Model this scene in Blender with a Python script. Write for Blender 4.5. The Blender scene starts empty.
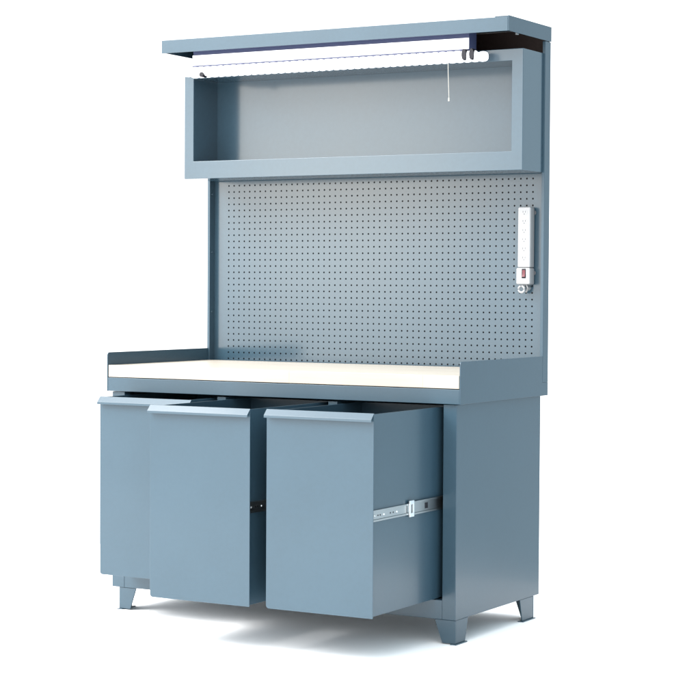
import bpy, bmesh, math, random
from mathutils import Matrix, Vector
random.seed(4)
sc = bpy.context.scene
C = sc.collection

# ---------------------------------------------------------------- dimensions (metres; x along the bench, y to its back, z up; z=0 tray underside)
W, D = 1.524, 0.735
FLOOR = -0.843
PEG = 0.721           # front of the pegboard, set back between the uprights
YP = 0.686            # front of the uprights
YS = 0.3586           # front of the canopy
ZS, ZT = 1.3327, 1.384
YB = 0.506            # front of the overhead box
Y0, YC = 0.015, 0.716 # cabinet front and back
XL, XR = 0.016, 1.503
ZC = -0.757

# ---------------------------------------------------------------- materials
def nodes(name):
    m = bpy.data.materials.new(name); m.use_nodes = True
    nt = m.node_tree
    return m, nt, nt.nodes['Principled BSDF']

def paint(name, col, rough=0.3, var=0.06, bump=0.05, scale=900, coat=0.0, spec=0.5):
    m, nt, b = nodes(name)
    tc = nt.nodes.new('ShaderNodeTexCoord')
    n1 = nt.nodes.new('ShaderNodeTexNoise'); n1.inputs['Scale'].default_value = 5.0; n1.inputs['Detail'].default_value = 3
    n2 = nt.nodes.new('ShaderNodeTexNoise'); n2.inputs['Scale'].default_value = scale; n2.inputs['Detail'].default_value = 2
    n3 = nt.nodes.new('ShaderNodeTexNoise'); n3.inputs['Scale'].default_value = 70; n3.inputs['Detail'].default_value = 5
    for n in (n1, n2, n3): nt.links.new(tc.outputs['Object'], n.inputs['Vector'])
    add = nt.nodes.new('ShaderNodeMath'); add.operation = 'ADD'
    nt.links.new(n1.outputs['Fac'], add.inputs[0]); nt.links.new(n3.outputs['Fac'], add.inputs[1])
    rp = nt.nodes.new('ShaderNodeMapRange')
    rp.inputs['From Min'].default_value = 0.6; rp.inputs['From Max'].default_value = 1.4; rp.clamp = False
    rp.inputs['To Min'].default_value = 1 - var; rp.inputs['To Max'].default_value = 1 + var
    nt.links.new(add.outputs[0], rp.inputs['Value'])
    hsv = nt.nodes.new('ShaderNodeHueSaturation'); hsv.inputs['Color'].default_value = (*col, 1)
    nt.links.new(rp.outputs['Result'], hsv.inputs['Value'])
    nt.links.new(hsv.outputs['Color'], b.inputs['Base Color'])
    rr = nt.nodes.new('ShaderNodeMapRange'); rr.inputs['From Min'].default_value = 0.25; rr.inputs['From Max'].default_value = 0.75; rr.clamp = False
    rr.inputs['To Min'].default_value = rough * 0.97; rr.inputs['To Max'].default_value = rough * 1.06
    nt.links.new(n1.outputs['Fac'], rr.inputs['Value']); nt.links.new(rr.outputs['Result'], b.inputs['Roughness'])
    bp = nt.nodes.new('ShaderNodeBump'); bp.inputs['Strength'].default_value = bump; bp.inputs['Distance'].default_value = 0.001
    nt.links.new(n2.outputs['Fac'], bp.inputs['Height']); nt.links.new(bp.outputs['Normal'], b.inputs['Normal'])
    b.inputs['Specular IOR Level'].default_value = spec
    b.inputs['Coat Weight'].default_value = coat; b.inputs['Coat Roughness'].default_value = 0.12
    return m

BLUE = (0.0275, 0.0565, 0.0795)
M_paint = paint('blue_grey_paint', BLUE, 0.31, bump=0.03, scale=260, coat=0.15, spec=0.4)
M_gloss = paint('blue_grey_gloss_paint', BLUE, 0.19, bump=0.0, coat=0.35)
M_white = paint('white_plastic', (0.30, 0.30, 0.305), 0.35, 0.02)
M_enamel = paint('white_enamel', (0.8, 0.81, 0.84), 0.3, 0.02)
M_dark = paint('dark_plastic', (0.008, 0.008, 0.012), 0.5, 0.1, spec=0.25)
M_slot = paint('grey_slot', (0.10, 0.10, 0.11), 0.5, 0.05)
M_red = paint('red_switch', (0.10, 0.008, 0.016), 0.3, 0.1)
M_brown = paint('shaded_brown', (0.035, 0.018, 0.014), 0.6, 0.2)  # deep shade on the hutch back, put into the colour as dark brown
M_violet = paint('violet_grey_shade', (0.045, 0.055, 0.12), 0.4, 0.05)  # violet shade around the lamp put into the colour; the housing shares it
M_cord = paint('pale_cord', (0.34, 0.33, 0.30), 0.6, 0.05)

def metal(name, col):
    m, nt, b = nodes(name)
    b.inputs['Base Color'].default_value = col; b.inputs['Metallic'].default_value = 1
    tc = nt.nodes.new('ShaderNodeTexCoord'); n = nt.nodes.new('ShaderNodeTexNoise'); n.inputs['Scale'].default_value = 60
    nt.links.new(tc.outputs['Object'], n.inputs['Vector'])
    r = nt.nodes.new('ShaderNodeMapRange'); r.inputs['To Min'].default_value = 0.30; r.inputs['To Max'].default_value = 0.36
    nt.links.new(n.outputs['Fac'], r.inputs['Value']); nt.links.new(r.outputs['Result'], b.inputs['Roughness'])
    return m
M_zinc = metal('zinc_plated_steel', (0.36, 0.38, 0.39, 1))
M_bright = metal('bright_steel', (0.75, 0.77, 0.78, 1))

def lamp_glow(name, strength):
    m, nt, b = nodes(name)
    b.inputs['Base Color'].default_value = (0.8, 0.8, 0.82, 1); b.inputs['Roughness'].default_value = 0.3
    b.inputs['Emission Color'].default_value = (0.97, 0.96, 1.0, 1); b.inputs['Emission Strength'].default_value = strength
    tc = nt.nodes.new('ShaderNodeTexCoord'); n = nt.nodes.new('ShaderNodeTexNoise'); n.inputs['Scale'].default_value = 25
    nt.links.new(tc.outputs['Object'], n.inputs['Vector'])
    r = nt.nodes.new('ShaderNodeMapRange'); r.inputs['To Min'].default_value = strength * .9; r.inputs['To Max'].default_value = strength * 1.1
    nt.links.new(n.outputs['Fac'], r.inputs['Value']); nt.links.new(r.outputs['Result'], b.inputs['Emission Strength'])
    return m
M_glow = lamp_glow('lit_tube', 1.0)
M_diffuser = lamp_glow('lit_diffuser', 0.9)

def wood():
    m, nt, b = nodes('laminated_maple')
    tc = nt.nodes.new('ShaderNodeTexCoord')
    mp = nt.nodes.new('ShaderNodeMapping'); mp.inputs['Scale'].default_value = (1.5, 1, 1)
    br = nt.nodes.new('ShaderNodeTexBrick'); br.inputs['Scale'].default_value = 1.0
    br.inputs['Brick Width'].default_value = 0.55; br.inputs['Row Height'].default_value = 0.04; br.inputs['Mortar Size'].default_value = 0.0006
    br.inputs['Color1'].default_value = (0.39, 0.345, 0.285, 1); br.inputs['Color2'].default_value = (0.42, 0.385, 0.33, 1); br.inputs['Mortar'].default_value = (0.28, 0.23, 0.16, 1)
    nt.links.new(tc.outputs['Object'], br.inputs['Vector'])
    mp2 = nt.nodes.new('ShaderNodeMapping'); mp2.inputs['Scale'].default_value = (3, 60, 60)
    nt.links.new(tc.outputs['Object'], mp2.inputs['Vector'])
    n = nt.nodes.new('ShaderNodeTexNoise'); n.inputs['Scale'].default_value = 2; n.inputs['Detail'].default_value = 6
    nt.links.new(mp2.outputs['Vector'], n.inputs['Vector'])
    r = nt.nodes.new('ShaderNodeMapRange'); r.inputs['To Min'].default_value = 0.9; r.inputs['To Max'].default_value = 1.08
    nt.links.new(n.outputs['Fac'], r.inputs['Value'])
    h = nt.nodes.new('ShaderNodeHueSaturation'); nt.links.new(br.outputs['Color'], h.inputs['Color']); nt.links.new(r.outputs['Result'], h.inputs['Value'])
    nt.links.new(h.outputs['Color'], b.inputs['Base Color']); b.inputs['Roughness'].default_value = 0.35
    return m
M_wood = wood()

def ground_mat():
    m, nt, b = nodes('white_sweep')
    n = nt.nodes.new('ShaderNodeTexNoise'); n.inputs['Scale'].default_value = 3
    r = nt.nodes.new('ShaderNodeMapRange'); r.inputs['To Min'].default_value = 0.93; r.inputs['To Max'].default_value = 0.95
    nt.links.new(n.outputs['Fac'], r.inputs['Value'])
    cb = nt.nodes.new('ShaderNodeCombineColor')
    for i in range(3): nt.links.new(r.outputs['Result'], cb.inputs[i])
    nt.links.new(cb.outputs[0], b.inputs['Base Color']); b.inputs['Roughness'].default_value = 0.9
    b.inputs['Specular IOR Level'].default_value = 0.1
    return m
M_ground = ground_mat()

# ---------------------------------------------------------------- mesh helpers
def bevel(bm, w, seg=2, ang=0.5):
    es = [e for e in bm.edges if len(e.link_faces) == 2 and e.calc_face_angle(0) > ang]
    if w > 0 and es:
        bmesh.ops.bevel(bm, geom=es, offset=w, offset_type='OFFSET', segments=seg, profile=0.5, affect='EDGES', clamp_overlap=True)

def merge(dst, src):
    me = bpy.data.meshes.new('tmp'); src.to_mesh(me); src.free(); dst.from_mesh(me); bpy.data.meshes.remove(me)

def box(dst, x0, x1, y0, y1, z0, z1, bv=0.0):
    bm = bmesh.new()
    bmesh.ops.create_cube(bm, size=1)
    for v in bm.verts:
        v.co = Vector((x0 + (v.co.x + .5) * (x1 - x0), y0 + (v.co.y + .5) * (y1 - y0), z0 + (v.co.z + .5) * (z1 - z0)))
    bevel(bm, bv); merge(dst, bm)

def prism(dst, poly, axis, a, b, bv=0.0, holes=None):
    """extrude a 2-D polygon along an axis: poly in (y,z) for x, (x,z) for y, (x,y) for z"""
    bm = bmesh.new()
    def P(p, t): return {'x': (t, p[0], p[1]), 'y': (p[0], t, p[1]), 'z': (p[0], p[1], t)}[axis]
    n = len(poly)
    lo = [bm.verts.new(P(p, a)) for p in poly]; hi = [bm.verts.new(P(p, b)) for p in poly]
    if holes is None:
        bm.faces.new(lo); bm.faces.new(hi)
        for i in range(n): bm.faces.new((lo[i], lo[(i+1) % n], hi[(i+1) % n], hi[i]))
    else:   # ring with one inner polygon of the same count
        li = [bm.verts.new(P(p, a)) for p in holes]; hh = [bm.verts.new(P(p, b)) for p in holes]
        for i in range(n):
            j = (i+1) % n
            bm.faces.new((lo[i], lo[j], li[j], li[i])); bm.faces.new((hi[i], hi[j], hh[j], hh[i]))
            bm.faces.new((lo[i], lo[j], hi[j], hi[i])); bm.faces.new((li[i], li[j], hh[j], hh[i]))
    bmesh.ops.recalc_face_normals(bm, faces=bm.faces)
    bevel(bm, bv); merge(dst, bm)

def cyl(dst, p, q, r, seg=16, r2=None):
    bm = bmesh.new()
    p, q = Vector(p), Vector(q); d = q - p
    mt = Matrix.Translation((p + q) / 2) @ d.to_track_quat('Z', 'Y').to_matrix().to_4x4()
    bmesh.ops.create_cone(bm, cap_ends=True, segments=seg, radius1=r, radius2=r if r2 is None else r2, depth=d.length, matrix=mt)
    merge(dst, bm)

def tube(dst, pts, r, seg=10, close=False):
    bm = bmesh.new(); rings = []
    pts = [Vector(p) for p in pts]; n = len(pts)
    for i, p in enumerate(pts):
        a = pts[(i-1) % n] if close or i else p; b = pts[(i+1) % n] if close or i < n-1 else p
        t = (b - a).normalized(); q = t.to_track_quat('Z', 'Y')
        rings.append([bm.verts.new(p + q @ Vector((r*math.cos(2*math.pi*k/seg), r*math.sin(2*math.pi*k/seg), 0))) for k in range(seg)])
    for i in range(n if close else n-1):
        A, B = rings[i], rings[(i+1) % n]
        for k in range(seg): bm.faces.new((A[k], A[(k+1) % seg], B[(k+1) % seg], B[k]))
    if not close: bm.faces.new(rings[0]); bm.faces.new(rings[-1])
    bmesh.ops.recalc_face_normals(bm, faces=bm.faces); merge(dst, bm)

def lathe_x(dst, prof, y, z, seg=20):
    bm = bmesh.new(); rings = []
    for x, r in prof:
        rings.append([bm.verts.new((x, y + r*math.cos(2*math.pi*k/seg), z + r*math.sin(2*math.pi*k/seg))) for k in range(seg)])
    for A, B in zip(rings, rings[1:]):
        for k in range(seg): bm.faces.new((A[k], A[(k+1) % seg], B[(k+1) % seg], B[k]))
    bm.faces.new(rings[0]); bm.faces.new(rings[-1])
    bmesh.ops.recalc_face_normals(bm, faces=bm.faces); merge(dst, bm)

def obj(name, bm, mat, parent=None, smooth=True):
    me = bpy.data.meshes.new(name); bm.to_mesh(me); bm.free()
    o = bpy.data.objects.new(name, me); C.objects.link(o)
    me.materials.append(mat)
    if smooth:
        me.polygons.foreach_set('use_smooth', [True] * len(me.polygons))
        me.set_sharp_from_angle(angle=math.radians(50))
        wn = o.modifiers.new('weighted_normal', 'WEIGHTED_NORMAL'); wn.keep_sharp = True; wn.weight = 100; wn.mode = 'FACE_AREA'
    if parent: o.parent = parent
    return o

def thing(name, label, cat, loc):
    o = bpy.data.objects.new(name, None); C.objects.link(o); o.location = loc
    o.empty_display_size = .1; o['label'] = label; o['category'] = cat
    return o
B = bmesh.new

# ---------------------------------------------------------------- ground
# a white sheet under and round the bench; beyond it the surround is as white as the sheet
bm = B()
bm.faces.new([bm.verts.new((x, y, FLOOR)) for x, y in ((-3.5, -4.0), (2.9, -4.0), (2.9, 1.5), (-3.5, 1.5))])
g = obj('ground', bm, M_ground, smooth=False); g['kind'] = 'structure'

# ---------------------------------------------------------------- workbench (mesh data in bench coordinates; root at its base)
bench = thing('workbench', 'blue-grey steel workbench with pegboard back, overhead box and three open drawers', 'workbench', (0, 0, FLOOR))
def part(name, bm, mat, parent=None, **k):
    bmesh.ops.translate(bm, verts=bm.verts, vec=(0, 0, -FLOOR))
    return obj(name, bm, mat, parent or bench, **k)

# cabinet: bent side panels with front flange, bottom rail, dividers, back, floor
s = .004
bm = B(); prism(bm, [(1.45, Y0), (XR, Y0), (XR, YC), (XR-s, YC), (XR-s, Y0+.035), (1.45, Y0+.035)], 'z', ZC, -.0015, .0022); part('side_panel', bm, M_paint)
bm = B(); prism(bm, [(.074, Y0), (XL, Y0), (XL, YC), (XL+s, YC), (XL+s, Y0+.035), (.074, Y0+.035)], 'z', ZC, -.0015, .0022); part('side_panel', bm, M_paint)
bm = B(); box(bm, .0742, 1.4498, Y0+.0006, Y0+.035, ZC+.0004, -.689, .0015); part('bottom_rail', bm, M_paint)
bm = B(); box(bm, XL+s+.0005, XR-s-.0005, YC-.004, YC-.0005, ZC+.001, -.003); part('cabinet_back', bm, M_paint)
bm = B(); box(bm, XL+s+.0005, XR-s-.0005, Y0+.0355, YC-.0045, ZC+.002, ZC+.005); part('cabinet_floor', bm, M_paint)
for a, b in ((.5005, .5385), (.982, 1.020)):
    c_ = (a+b)/2
    bm = B(); prism(bm, [(a, Y0+.001), (b, Y0+.001), (b, Y0+.035), (c_+.004, Y0+.035), (c_+.004, YC-.005), (c_-.004, YC-.005), (c_-.004, Y0+.035), (a, Y0+.035)], 'z', -.6885, -.0065, .0012)
    part('divider', bm, M_paint)

# tapered angle feet
def foot(cx, cy, sx, sy, tw, bw, td, bd):
    bm = B(); t = .005; zt, zb = ZC-.0005, FLOOR+.004
    x, y = cx, cy
    prism(bm, [(x, zt), (x+sx*tw, zt), (x+sx*bw, zb), (x, zb)], 'y', y, y+sy*t, .0012)
    ft = part('foot', bm, M_paint)
    bm = B(); prism(bm, [(y+sy*(t+.0003), zt), (y+sy*td, zt), (y+sy*bd, zb), (y+sy*(t+.0003), zb)], 'x', x+sx*.0003, x+sx*t, .0012)
    part('side_plate', bm, M_paint, ft)
    xs = sorted((x-sx*.006, x+sx*.018)); ys = sorted((y-sy*.006, y+sy*(bd+.006)))
    bm = B(); box(bm, xs[0], xs[1], ys[0], ys[1], FLOOR, zb-.0002, .001)
    part('base_plate', bm, M_paint, ft)
foot(XR-.001, Y0+.003, -1, 1, .082, .052, .100, .077)
foot(XL+.032, Y0+.003, 1, 1, .080, .052, .100, .077)
foot(XR-.001, .672, -1, -1, .082, .052, .122, .100)
foot(XL+.032, .672, 1, -1, .080, .052, .100, .077)

# tray with raised ends and front lip
bm = B(); hU = .149; r = .011
def arc(cy, cz, a0, a1, n=6): return [(cy + r*math.cos(math.radians(a0+(a1-a0)*i/n)), cz + r*math.sin(math.radians(a0+(a1-a0)*i/n))) for i in range(n+1)]
end = [(.0, .0), (D, .0), (D, .05), (YP-.001, .05), (YP-.001, hU)] + arc(r, hU-r, 90, 180)
prism(bm, [(0.0004, .0005), (.69, .0005), (.69, .004), (.0045, .004), (.0045, .0522), (.0004, .0522)], 'x', .0047, W-.0047, .0014)
tr = part('tray', bm, M_paint)
for a, b in ((W-.0045, W), (0, .0045)):
    bm = B(); prism(bm, end, 'x', a, b, .0010); part('tray_end', bm, M_paint, tr)

# maple worktop lying in the tray
bm = B(); box(bm, .0075, W-.0068, .0008, YP-.002, .0547, .1003, .0012)
part('worktop', bm, M_wood)

# uprights (C channels) and bolts
for x0, x1, s in ((0.0, .012, 1), (W-.012, W, -1)):
    bm = B()
    a, b = (x0, x1) if s == 1 else (x1, x0)      # a = outer face
    f = .003
    z0 = .0503
    prism(bm, [(a, YP), (b, YP), (b, D-.0045), (b-s*f, D-.0045), (b-s*f, YP+f), (a+s*f, YP+f), (a+s*f, D), (a, D)], 'z', z0, ZS-.001, .0012)
    u = part('upright', bm, M_paint)
    for z in (.7865, .5472, .30):
        bb = B(); xm = (x0+x1)/2
        cyl(bb, (b+s*.0035, YP+.016, z), (b-s*.0005, YP+.016, z), .0042, 12, .005)
        part('bolt', bb, M_paint, u)

# back sheet of the hutch
bm = B(); box(bm, .0045, W-.0045, D-.004, D-.001, .0055, ZT-.0033)
part('back_panel', bm, M_brown)  # its brown carries the shade above the overhead box

# pegboard with real holes on a one-inch grid
def pegboard():
    bm = B(); px, p = .02553, .0255; rad = .0037; yf, yk = PEG, PEG+.0025
    nx, x0 = 55, .0830; nz, ztop = 29, .8208
    xe = [x0 + (i-.5)*px for i in range(nx+1)]; ze = [ztop - (j-.5)*p for j in range(nz+1)]
    V = {}
    def v(x, y, z):
        k = (round(x, 5), round(y, 5), round(z, 5))
        if k not in V: V[k] = bm.verts.new((x, y, z))
        return V[k]
    def q(x0, x1, z0, z1): bm.faces.new([v(x0, yf, z0), v(x1, yf, z0), v(x1, yf, z1), v(x0, yf, z1)])
    for i in range(nx):
        for j in range(nz):
            cx, cz = x0+i*px, ztop-j*p; h = p/2; hx = px/2
            sq = [v(cx+hx*a, yf, cz+h*b) for a, b in ((1,0),(1,1),(0,1),(-1,1),(-1,0),(-1,-1),(0,-1),(1,-1))]
            ci = [v(cx+rad*math.cos(k*math.pi/4), yf, cz+rad*math.sin(k*math.pi/4)) for k in range(8)]
            ck = [v(cx+rad*math.cos(k*math.pi/4), yk, cz+rad*math.sin(k*math.pi/4)) for k in range(8)]
            for k in range(8):
                n = (k+1) % 8
                bm.faces.new((sq[k], ci[k], ci[n], sq[n])); bm.faces.new((ci[k], ck[k], ck[n], ci[n]))
    L, R_, T, Bo = .0122, W-.0122, .86, ze[-1]
    q(L, xe[0], Bo, T); q(xe[-1], R_, Bo, T); q(xe[0], xe[-1], ze[0], T)
    return bm
part('pegboard', pegboard(), M_gloss, smooth=False)

# overhead open box
bm = B(); xa, xb, za, zb = .008, W-.008, .840, 1.287
prism(bm, [(xa, za), (xb, za), (xb, zb), (xa, zb)], 'y', YB, YP-.0005, .0018,
      holes=[(.0525, .9105), (1.4705, .9105), (1.4705, 1.2430), (.0525, 1.2430)])
ob = part('overhead_box', bm, M_gloss)
bm = B(); box(bm, .0527, 1.4703, YP-.008, YP-.004, .9107, 1.2428); part('rear_panel', bm, M_gloss, ob)

# canopy: down-turned front and sides, open below
bm = B(); a = .0015
prism(bm, [(YS, ZS), (YS+.003, ZS), (YS+.003, ZT-.003), (D, ZT-.003), (D, ZT), (YS, ZT)], 'x', -a, W+a-.0032, .0010)
can = part('canopy', bm, M_paint)
bm = B(); prism(bm, [(YS+.0012, ZS+.0004), (D, ZS+.0004), (D, ZT+.0045), (YS+.0012, ZT+.0045)], 'x', W+a-.003, W+a+.0008, .0008); part('end_plate', bm, M_paint, can)
bm = B(); box(bm, W-.055, W+a-.0033, YS+.004, D-.001, ZT+.0003, ZT+.0042, .0008); part('top_flange', bm, M_paint, can)
bm = B(); prism(bm, [(YS+.0035, ZS+.003), (D, ZS+.0004), (D, ZT-.0034), (YS+.0035, ZT-.0034)], 'x', -a+.0003, -a+.003, .0008); part('end_plate', bm, M_paint, can)
bb = B(); cyl(bb, (W-.012, .4597, ZS-.003), (W-.012, .4597, ZS+.012), .007, 14); part('bolt', bb, M_zinc, can)

# drawers
X0 = (.0779, .5543, 1.0309); DW = .4155; YF = (-.145, -.4843, -.4755)
ZB, ZH = -.685, -.008
TXT = ('leftmost drawer, pulled out only a little', 'middle drawer pulled far out, slide in the gap beside it', 'right drawer pulled far out with its whole right side and slide showing')
for x0, yf, zh, txt in zip(X0, YF, (-.0115, -.009, -.0075), TXT):
    x1 = x0 + DW; bl, br = x0+.018, x1-.018; ye = yf + .62; t = .0025
    bm = B(); yo = yf+.0035
    prism(bm, [(bl, ZB+.001), (br, ZB+.001), (br, -.0125), (br-t, -.0125), (br-t, ZB+.0035), (bl+t, ZB+.0035), (bl+t, -.0125), (bl, -.0125)], 'y', yo, ye, .0008)
    d = part('drawer', bm, M_paint); d['label'] = txt
    bm = B(); box(bm, bl+t+.0002, br-t-.0002, ye-t, ye-.0003, ZB+.0037, -.014); part('drawer_back', bm, M_paint, d)
    rb = .012
    cor = lambda cx, cz, a0: [(cx+rb*math.cos(math.radians(a0+15*i)), cz+rb*math.sin(math.radians(a0+15*i))) for i in range(7)]
    bm = B()
    prism(bm, cor(x0+rb, ZB+rb, 180) + [(x1-.002, ZB), (x1, ZB+.002), (x1, zh-.004), (x0, zh-.004)], 'y', yf, yf+.003, .0010)
    part('front_panel', bm, M_paint, d)
    bm = B()
    prism(bm, [(yf+.003, zh-.0038), (yf+.003, zh-.001), (yf+.001, zh), (yf-.018, zh-.0200), (yf-.0185, zh-.0285), (yf-.0160, zh-.0285), (yf-.0158, zh-.0208), (yf-.0005, zh-.0045)],
          'x', x0-.0005, x1+.0005, .0007)
    part('handle_lip', bm, M_paint, d)
    # ball-bearing slides on both sides of the box
    for bx, s in ((br, 1), (bl, -1)):
        def rail(y0, y1, zc, h, off, th):
            a_, b_, c_ = bx+s*off, bx+s*(off+th), bx+s*(off+th+.004)
            h2, k = h/2, .0022
            bm = B()
            prof = [(a_, zc-h2), (c_, zc-h2), (c_, zc-h2+.006), (b_+s*.002, zc-h2+.006), (b_+s*.002, zc-h2+k), (b_, zc-h2+k+.001),
                    (b_, zc+h2-k-.001), (b_+s*.002, zc+h2-k), (b_+s*.002, zc+h2-.006), (c_, zc+h2-.006), (c_, zc+h2), (a_, zc+h2)]
            prism(bm, prof, 'y', y0, y1, .0004)
            part('slide_rail', bm, M_zinc, d)
        yl = .0151 - .205
        if yf < -.3:
            rail(yf+.012, yl+.05, -.349, .038, .0004, .002)
            rail(yl, Y0+.30, -.3475, .046, .0035, .0025)
            xs = sorted((bx+s*.0064, bx+s*.0125))
            q = lambda y0, y1, z0, z1: [(y0, z0), (y1, z0), (y1, z1), (y0, z1)]
            bm = B(); prism(bm, q(yl-.020, yl+.012, -.3755, -.3195), 'x', xs[0], xs[1], .001, holes=q(yl-.0125, yl+.0055, -.362, -.333))
            part('latch', bm, M_bright, d)
            for y in (yf+.035, yf+.10, yf+.19):
                bm = B(); cyl(bm, (bx+s*.002, y, -.349), (bx+s*.0048, y, -.349), .0042, 12, .003); part('rivet', bm, M_bright, d)
            bm = B(); xs = sorted((bx+s*.0055, bx+s*.0066)); box(bm, xs[0], xs[1], yl+.100, yl+.122, -.357, -.337); part('slot', bm, M_dark, d)
            for y in (yf+.06, yf+.075, yf+.145, yf+.165):
                bm = B(); cyl(bm, (bx+s*.0020, y, -.349), (bx+s*.0028, y, -.349), .0032, 10); part('slot', bm, M_dark, d)
        else:
            rail(yf+.012, Y0+.30, -.349, .038, .0004, .002)

# ---------------------------------------------------------------- power strip hanging on the pegboard
PS = thing('power_strip', 'white power strip with red switch hung upright on the pegboard', 'power strip', (1.464, YP, .41))
def ppart(name, bm, mat, parent=None, root=PS, **k):
    bmesh.ops.translate(bm, verts=bm.verts, vec=-root.location); return obj(name, bm, mat, parent or root, **k)
bm = B(); yb = YP+.0045; yf = .648
box(bm, 1.436, 1.489, yf, yb-.001, .4815, .711, .006)
box(bm, 1.432, 1.490, yf-.003, yb-.001, .418, .481, .006)
ppart('housing', bm, M_white)
for k in range(6):
    z = .690 - k*.0345
    bm = B(); cyl(bm, (1.4635, yf-.0006, z), (1.4635, yf+.002, z), .0125, 24); ol = ppart('outlet', bm, M_white)
    for dx in (-.005, .005):
        bm = B(); box(bm, 1.4635+dx-.001, 1.4635+dx+.001, yf-.0011, yf-.0004, z-.001, z+.006); ppart('slot', bm, M_slot, ol)
    bm = B(); cyl(bm, (1.4635, yf-.0011, z-.006), (1.4635, yf-.0004, z-.006), .0022, 10); ppart('slot', bm, M_slot, ol)
bm = B(); box(bm, 1.4565, 1.4735, yf-.0042, yf-.0025, .4415, .4775, .0008); bz = ppart('switch', bm, M_dark)
bm = B(); prism(bm, [(yf-.0038, .447), (yf-.0038, .4725), (yf-.0050, .4725), (yf-.0046, .4600), (yf-.0080, .447)], 'x', 1.4590, 1.4715, .0006); ppart('rocker', bm, M_red, bz)
for z in (.690, .462):
    bm = B(); prism(bm, [(1.489, z-.008), (1.4935, z-.006), (1.495, z), (1.4935, z+.006), (1.489, z+.008)], 'y', yb-.004, yb-.0015, .0006); ppart('mounting_tab', bm, M_slot)
bm = B()
cx, cz = 1.4505, .4005
tube(bm, [(cx+.0125*math.cos(a), .656+.0025*math.sin(a*.5), cz+.0125*math.sin(a)) for a in [math.radians(100 + i*18) for i in range(20)]], .0042)
ppart('cord', bm, M_white)
bm = B(); tube(bm, [(1.468, .664, .4185), (1.471, .668, .405), (1.4650, .676, .395), (1.458, .683, .390)], .0035)
ppart('cord', bm, M_white)

# ---------------------------------------------------------------- fluorescent light under the canopy
LF = thing('light_fixture', 'lit white fluorescent light with two ribbed tubes under the canopy', 'light', (.72, .43, ZS))
lp = lambda n, bm, m, p=None, **k: ppart(n, bm, m, p, LF, **k)
LZ = 1.278
bm = B(); box(bm, .1005, 1.3315, .428, .4305, LZ+.0075, 1.3260, .0008); lp('diffuser', bm, M_diffuser)
bm = B(); box(bm, .1015, 1.3318, .4310, .492, LZ+.001, ZT-.004, .0015); hs = lp('housing', bm, M_violet)
bm = B(); box(bm, .1005, 1.3315, .4265, .4308, LZ-.004, LZ+.0072, .0006); lp('shade_strip', bm, M_violet)  # dark strip standing in for the shade between diffuser and tubes
for y in (.418, .468):
    x0, x1 = (.072, 1.386) if y > .44 else (.072, 1.368)
    bm = B(); prof = []
    n = 42; pit = (x1-x0)/n
    for i in range(n*6+1):
        x = x0 + (x1-x0)*i/(n*6); f = abs(math.sin(math.pi*i/6.0))
        prof.append((x, .0158 + .0037*f**.8))
    lathe_x(bm, prof, y, 1.2595); lp('lamp_tube', bm, M_glow)
    for x in ((.163, 1.326, 1.357) if y < .44 else ()):
        bm = B(); sg = 20
        zc, hz = (1.262, .021) if x > 1 else (1.2455, .010)
        prism(bm, [(x+.010*math.cos(2*math.pi*k/sg), zc+hz*math.sin(2*math.pi*k/sg)) for k in range(sg)], 'y', y-.0205, y+.012, .001)
        lp('lamp_holder', bm, M_dark)
bm = B(); tube(bm, [(1.262, .398, 1.250), (1.2628, .398, 1.20), (1.2650, .398, 1.15), (1.2670, .398, 1.106)], .0014, 8)
pc = lp('pull_cord', bm, M_cord)
bm = B(); cyl(bm, (1.2670, .398, 1.106), (1.2673, .398, 1.093), .0030, 12, .0038); lp('bead', bm, M_cord, pc)

PS.location += Vector((-.0175, .030, .001))

# ---------------------------------------------------------------- camera
yaw, pitch, roll, f = 0.5226, 0.0326, -0.0058, 1955.88
c, s_ = math.cos, math.sin
Rz = Matrix(((c(yaw), -s_(yaw), 0), (s_(yaw), c(yaw), 0), (0, 0, 1)))
Rx = Matrix(((1, 0, 0), (0, c(pitch), s_(pitch)), (0, -s_(pitch), c(pitch))))
Ry = Matrix(((c(roll), 0, s_(roll)), (0, 1, 0), (-s_(roll), 0, c(roll))))
Rm = Rz @ Rx @ Ry
right, fwd, up = Rm.col[0], Rm.col[1], Rm.col[2]
M = Matrix((right, up, -fwd)).transposed().to_4x4(); M.translation = Vector((4.5703, -6.0579, .4088))
cam = bpy.data.cameras.new('camera'); co = bpy.data.objects.new('camera', cam); C.objects.link(co)
co.matrix_world = M
cam.sensor_width = 36; cam.sensor_fit = 'HORIZONTAL'; cam.lens = f / 700 * 36
cam.clip_start = .1; cam.clip_end = 2000
sc.camera = co

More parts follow.
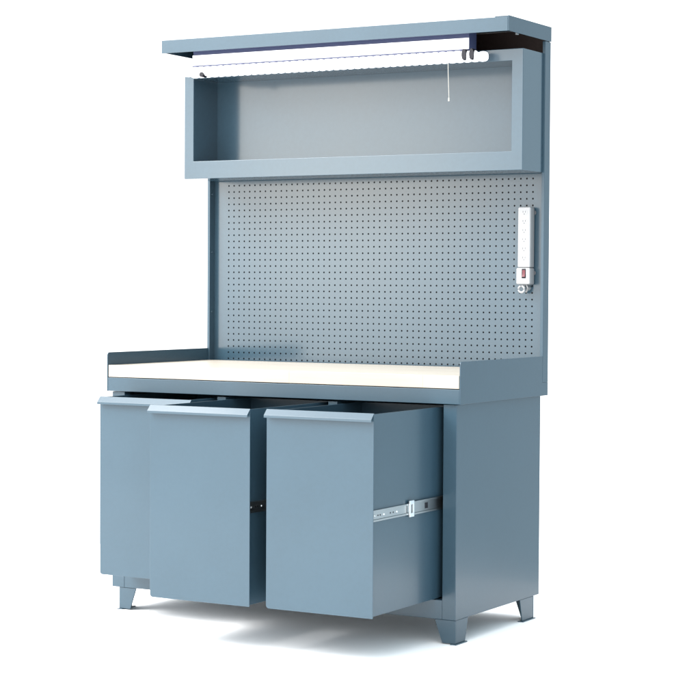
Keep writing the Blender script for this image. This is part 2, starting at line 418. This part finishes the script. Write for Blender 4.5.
# ---------------------------------------------------------------- light: bright white surround that dims to the right, and a large soft lamp high at front left
w = bpy.data.worlds.new('World'); sc.world = w; w.use_nodes = True
nt = w.node_tree; bg = nt.nodes['Background']
tc = nt.nodes.new('ShaderNodeTexCoord')
def lobe(axis, lo, hi, c0, c1):
    """light that grows smoothly towards a direction of the surround"""
    n = Vector(axis).normalized()
    d = nt.nodes.new('ShaderNodeVectorMath'); d.operation = 'DOT_PRODUCT'; d.inputs[1].default_value = n
    nt.links.new(tc.outputs['Generated'], d.inputs[0])
    m = nt.nodes.new('ShaderNodeMapRange'); m.interpolation_type = 'SMOOTHSTEP'
    m.inputs['From Min'].default_value = lo; m.inputs['From Max'].default_value = hi
    nt.links.new(d.outputs['Value'], m.inputs['Value'])
    x = nt.nodes.new('ShaderNodeMix'); x.data_type = 'RGBA'
    x.inputs[6].default_value = (*c0, 1); x.inputs[7].default_value = (*c1, 1)
    nt.links.new(m.outputs['Result'], x.inputs[0])
    return x.outputs[2]
def addc(a, b):
    n = nt.nodes.new('ShaderNodeVectorMath'); n.operation = 'ADD'
    nt.links.new(a, n.inputs[0]); nt.links.new(b, n.inputs[1]); return n.outputs[0]
K = (0, 0, 0)
wall = lobe((-1, 0, 0), -.45, .05, (.52, .66, .74), (.68, .68, .68))
back = lobe((-.8, .6, 0), .3, .7, K, (.35, .35, .35))
top = lobe((-.7, -.3, 1), .4, .9, K, (1.5, 1.52, 1.55))
front = lobe((.0, -1, .25), .35, .95, K, (1.25, 1.25, 1.24))
patch = lobe((-.503, -.864, .045), .9950, .9999, K, (3.2, 2.9, 2.4))     # a sunlit patch mirrored in the glossy paint
nt.links.new(addc(addc(addc(addc(wall, back), top), front), patch), bg.inputs['Color']); bg.inputs['Strength'].default_value = 1.75

def area(name, loc, tgt, size, power, col=(1, 1, 1)):
    l = bpy.data.lights.new(name, 'AREA'); l.shape = 'SQUARE'; l.size = size; l.energy = power; l.color = col
    o = bpy.data.objects.new(name, l); C.objects.link(o); o.location = loc
    o.rotation_euler = (Vector(tgt) - Vector(loc)).to_track_quat('-Z', 'Y').to_euler()
area('key_light', (-2.9, -3.2, 4.4), (.7, .2, -.2), 3.8, 760, (1.0, .99, .97))

sc.view_settings.view_transform = 'Standard'; sc.view_settings.look = 'None'; sc.view_settings.exposure = 0; sc.view_settings.gamma = 1
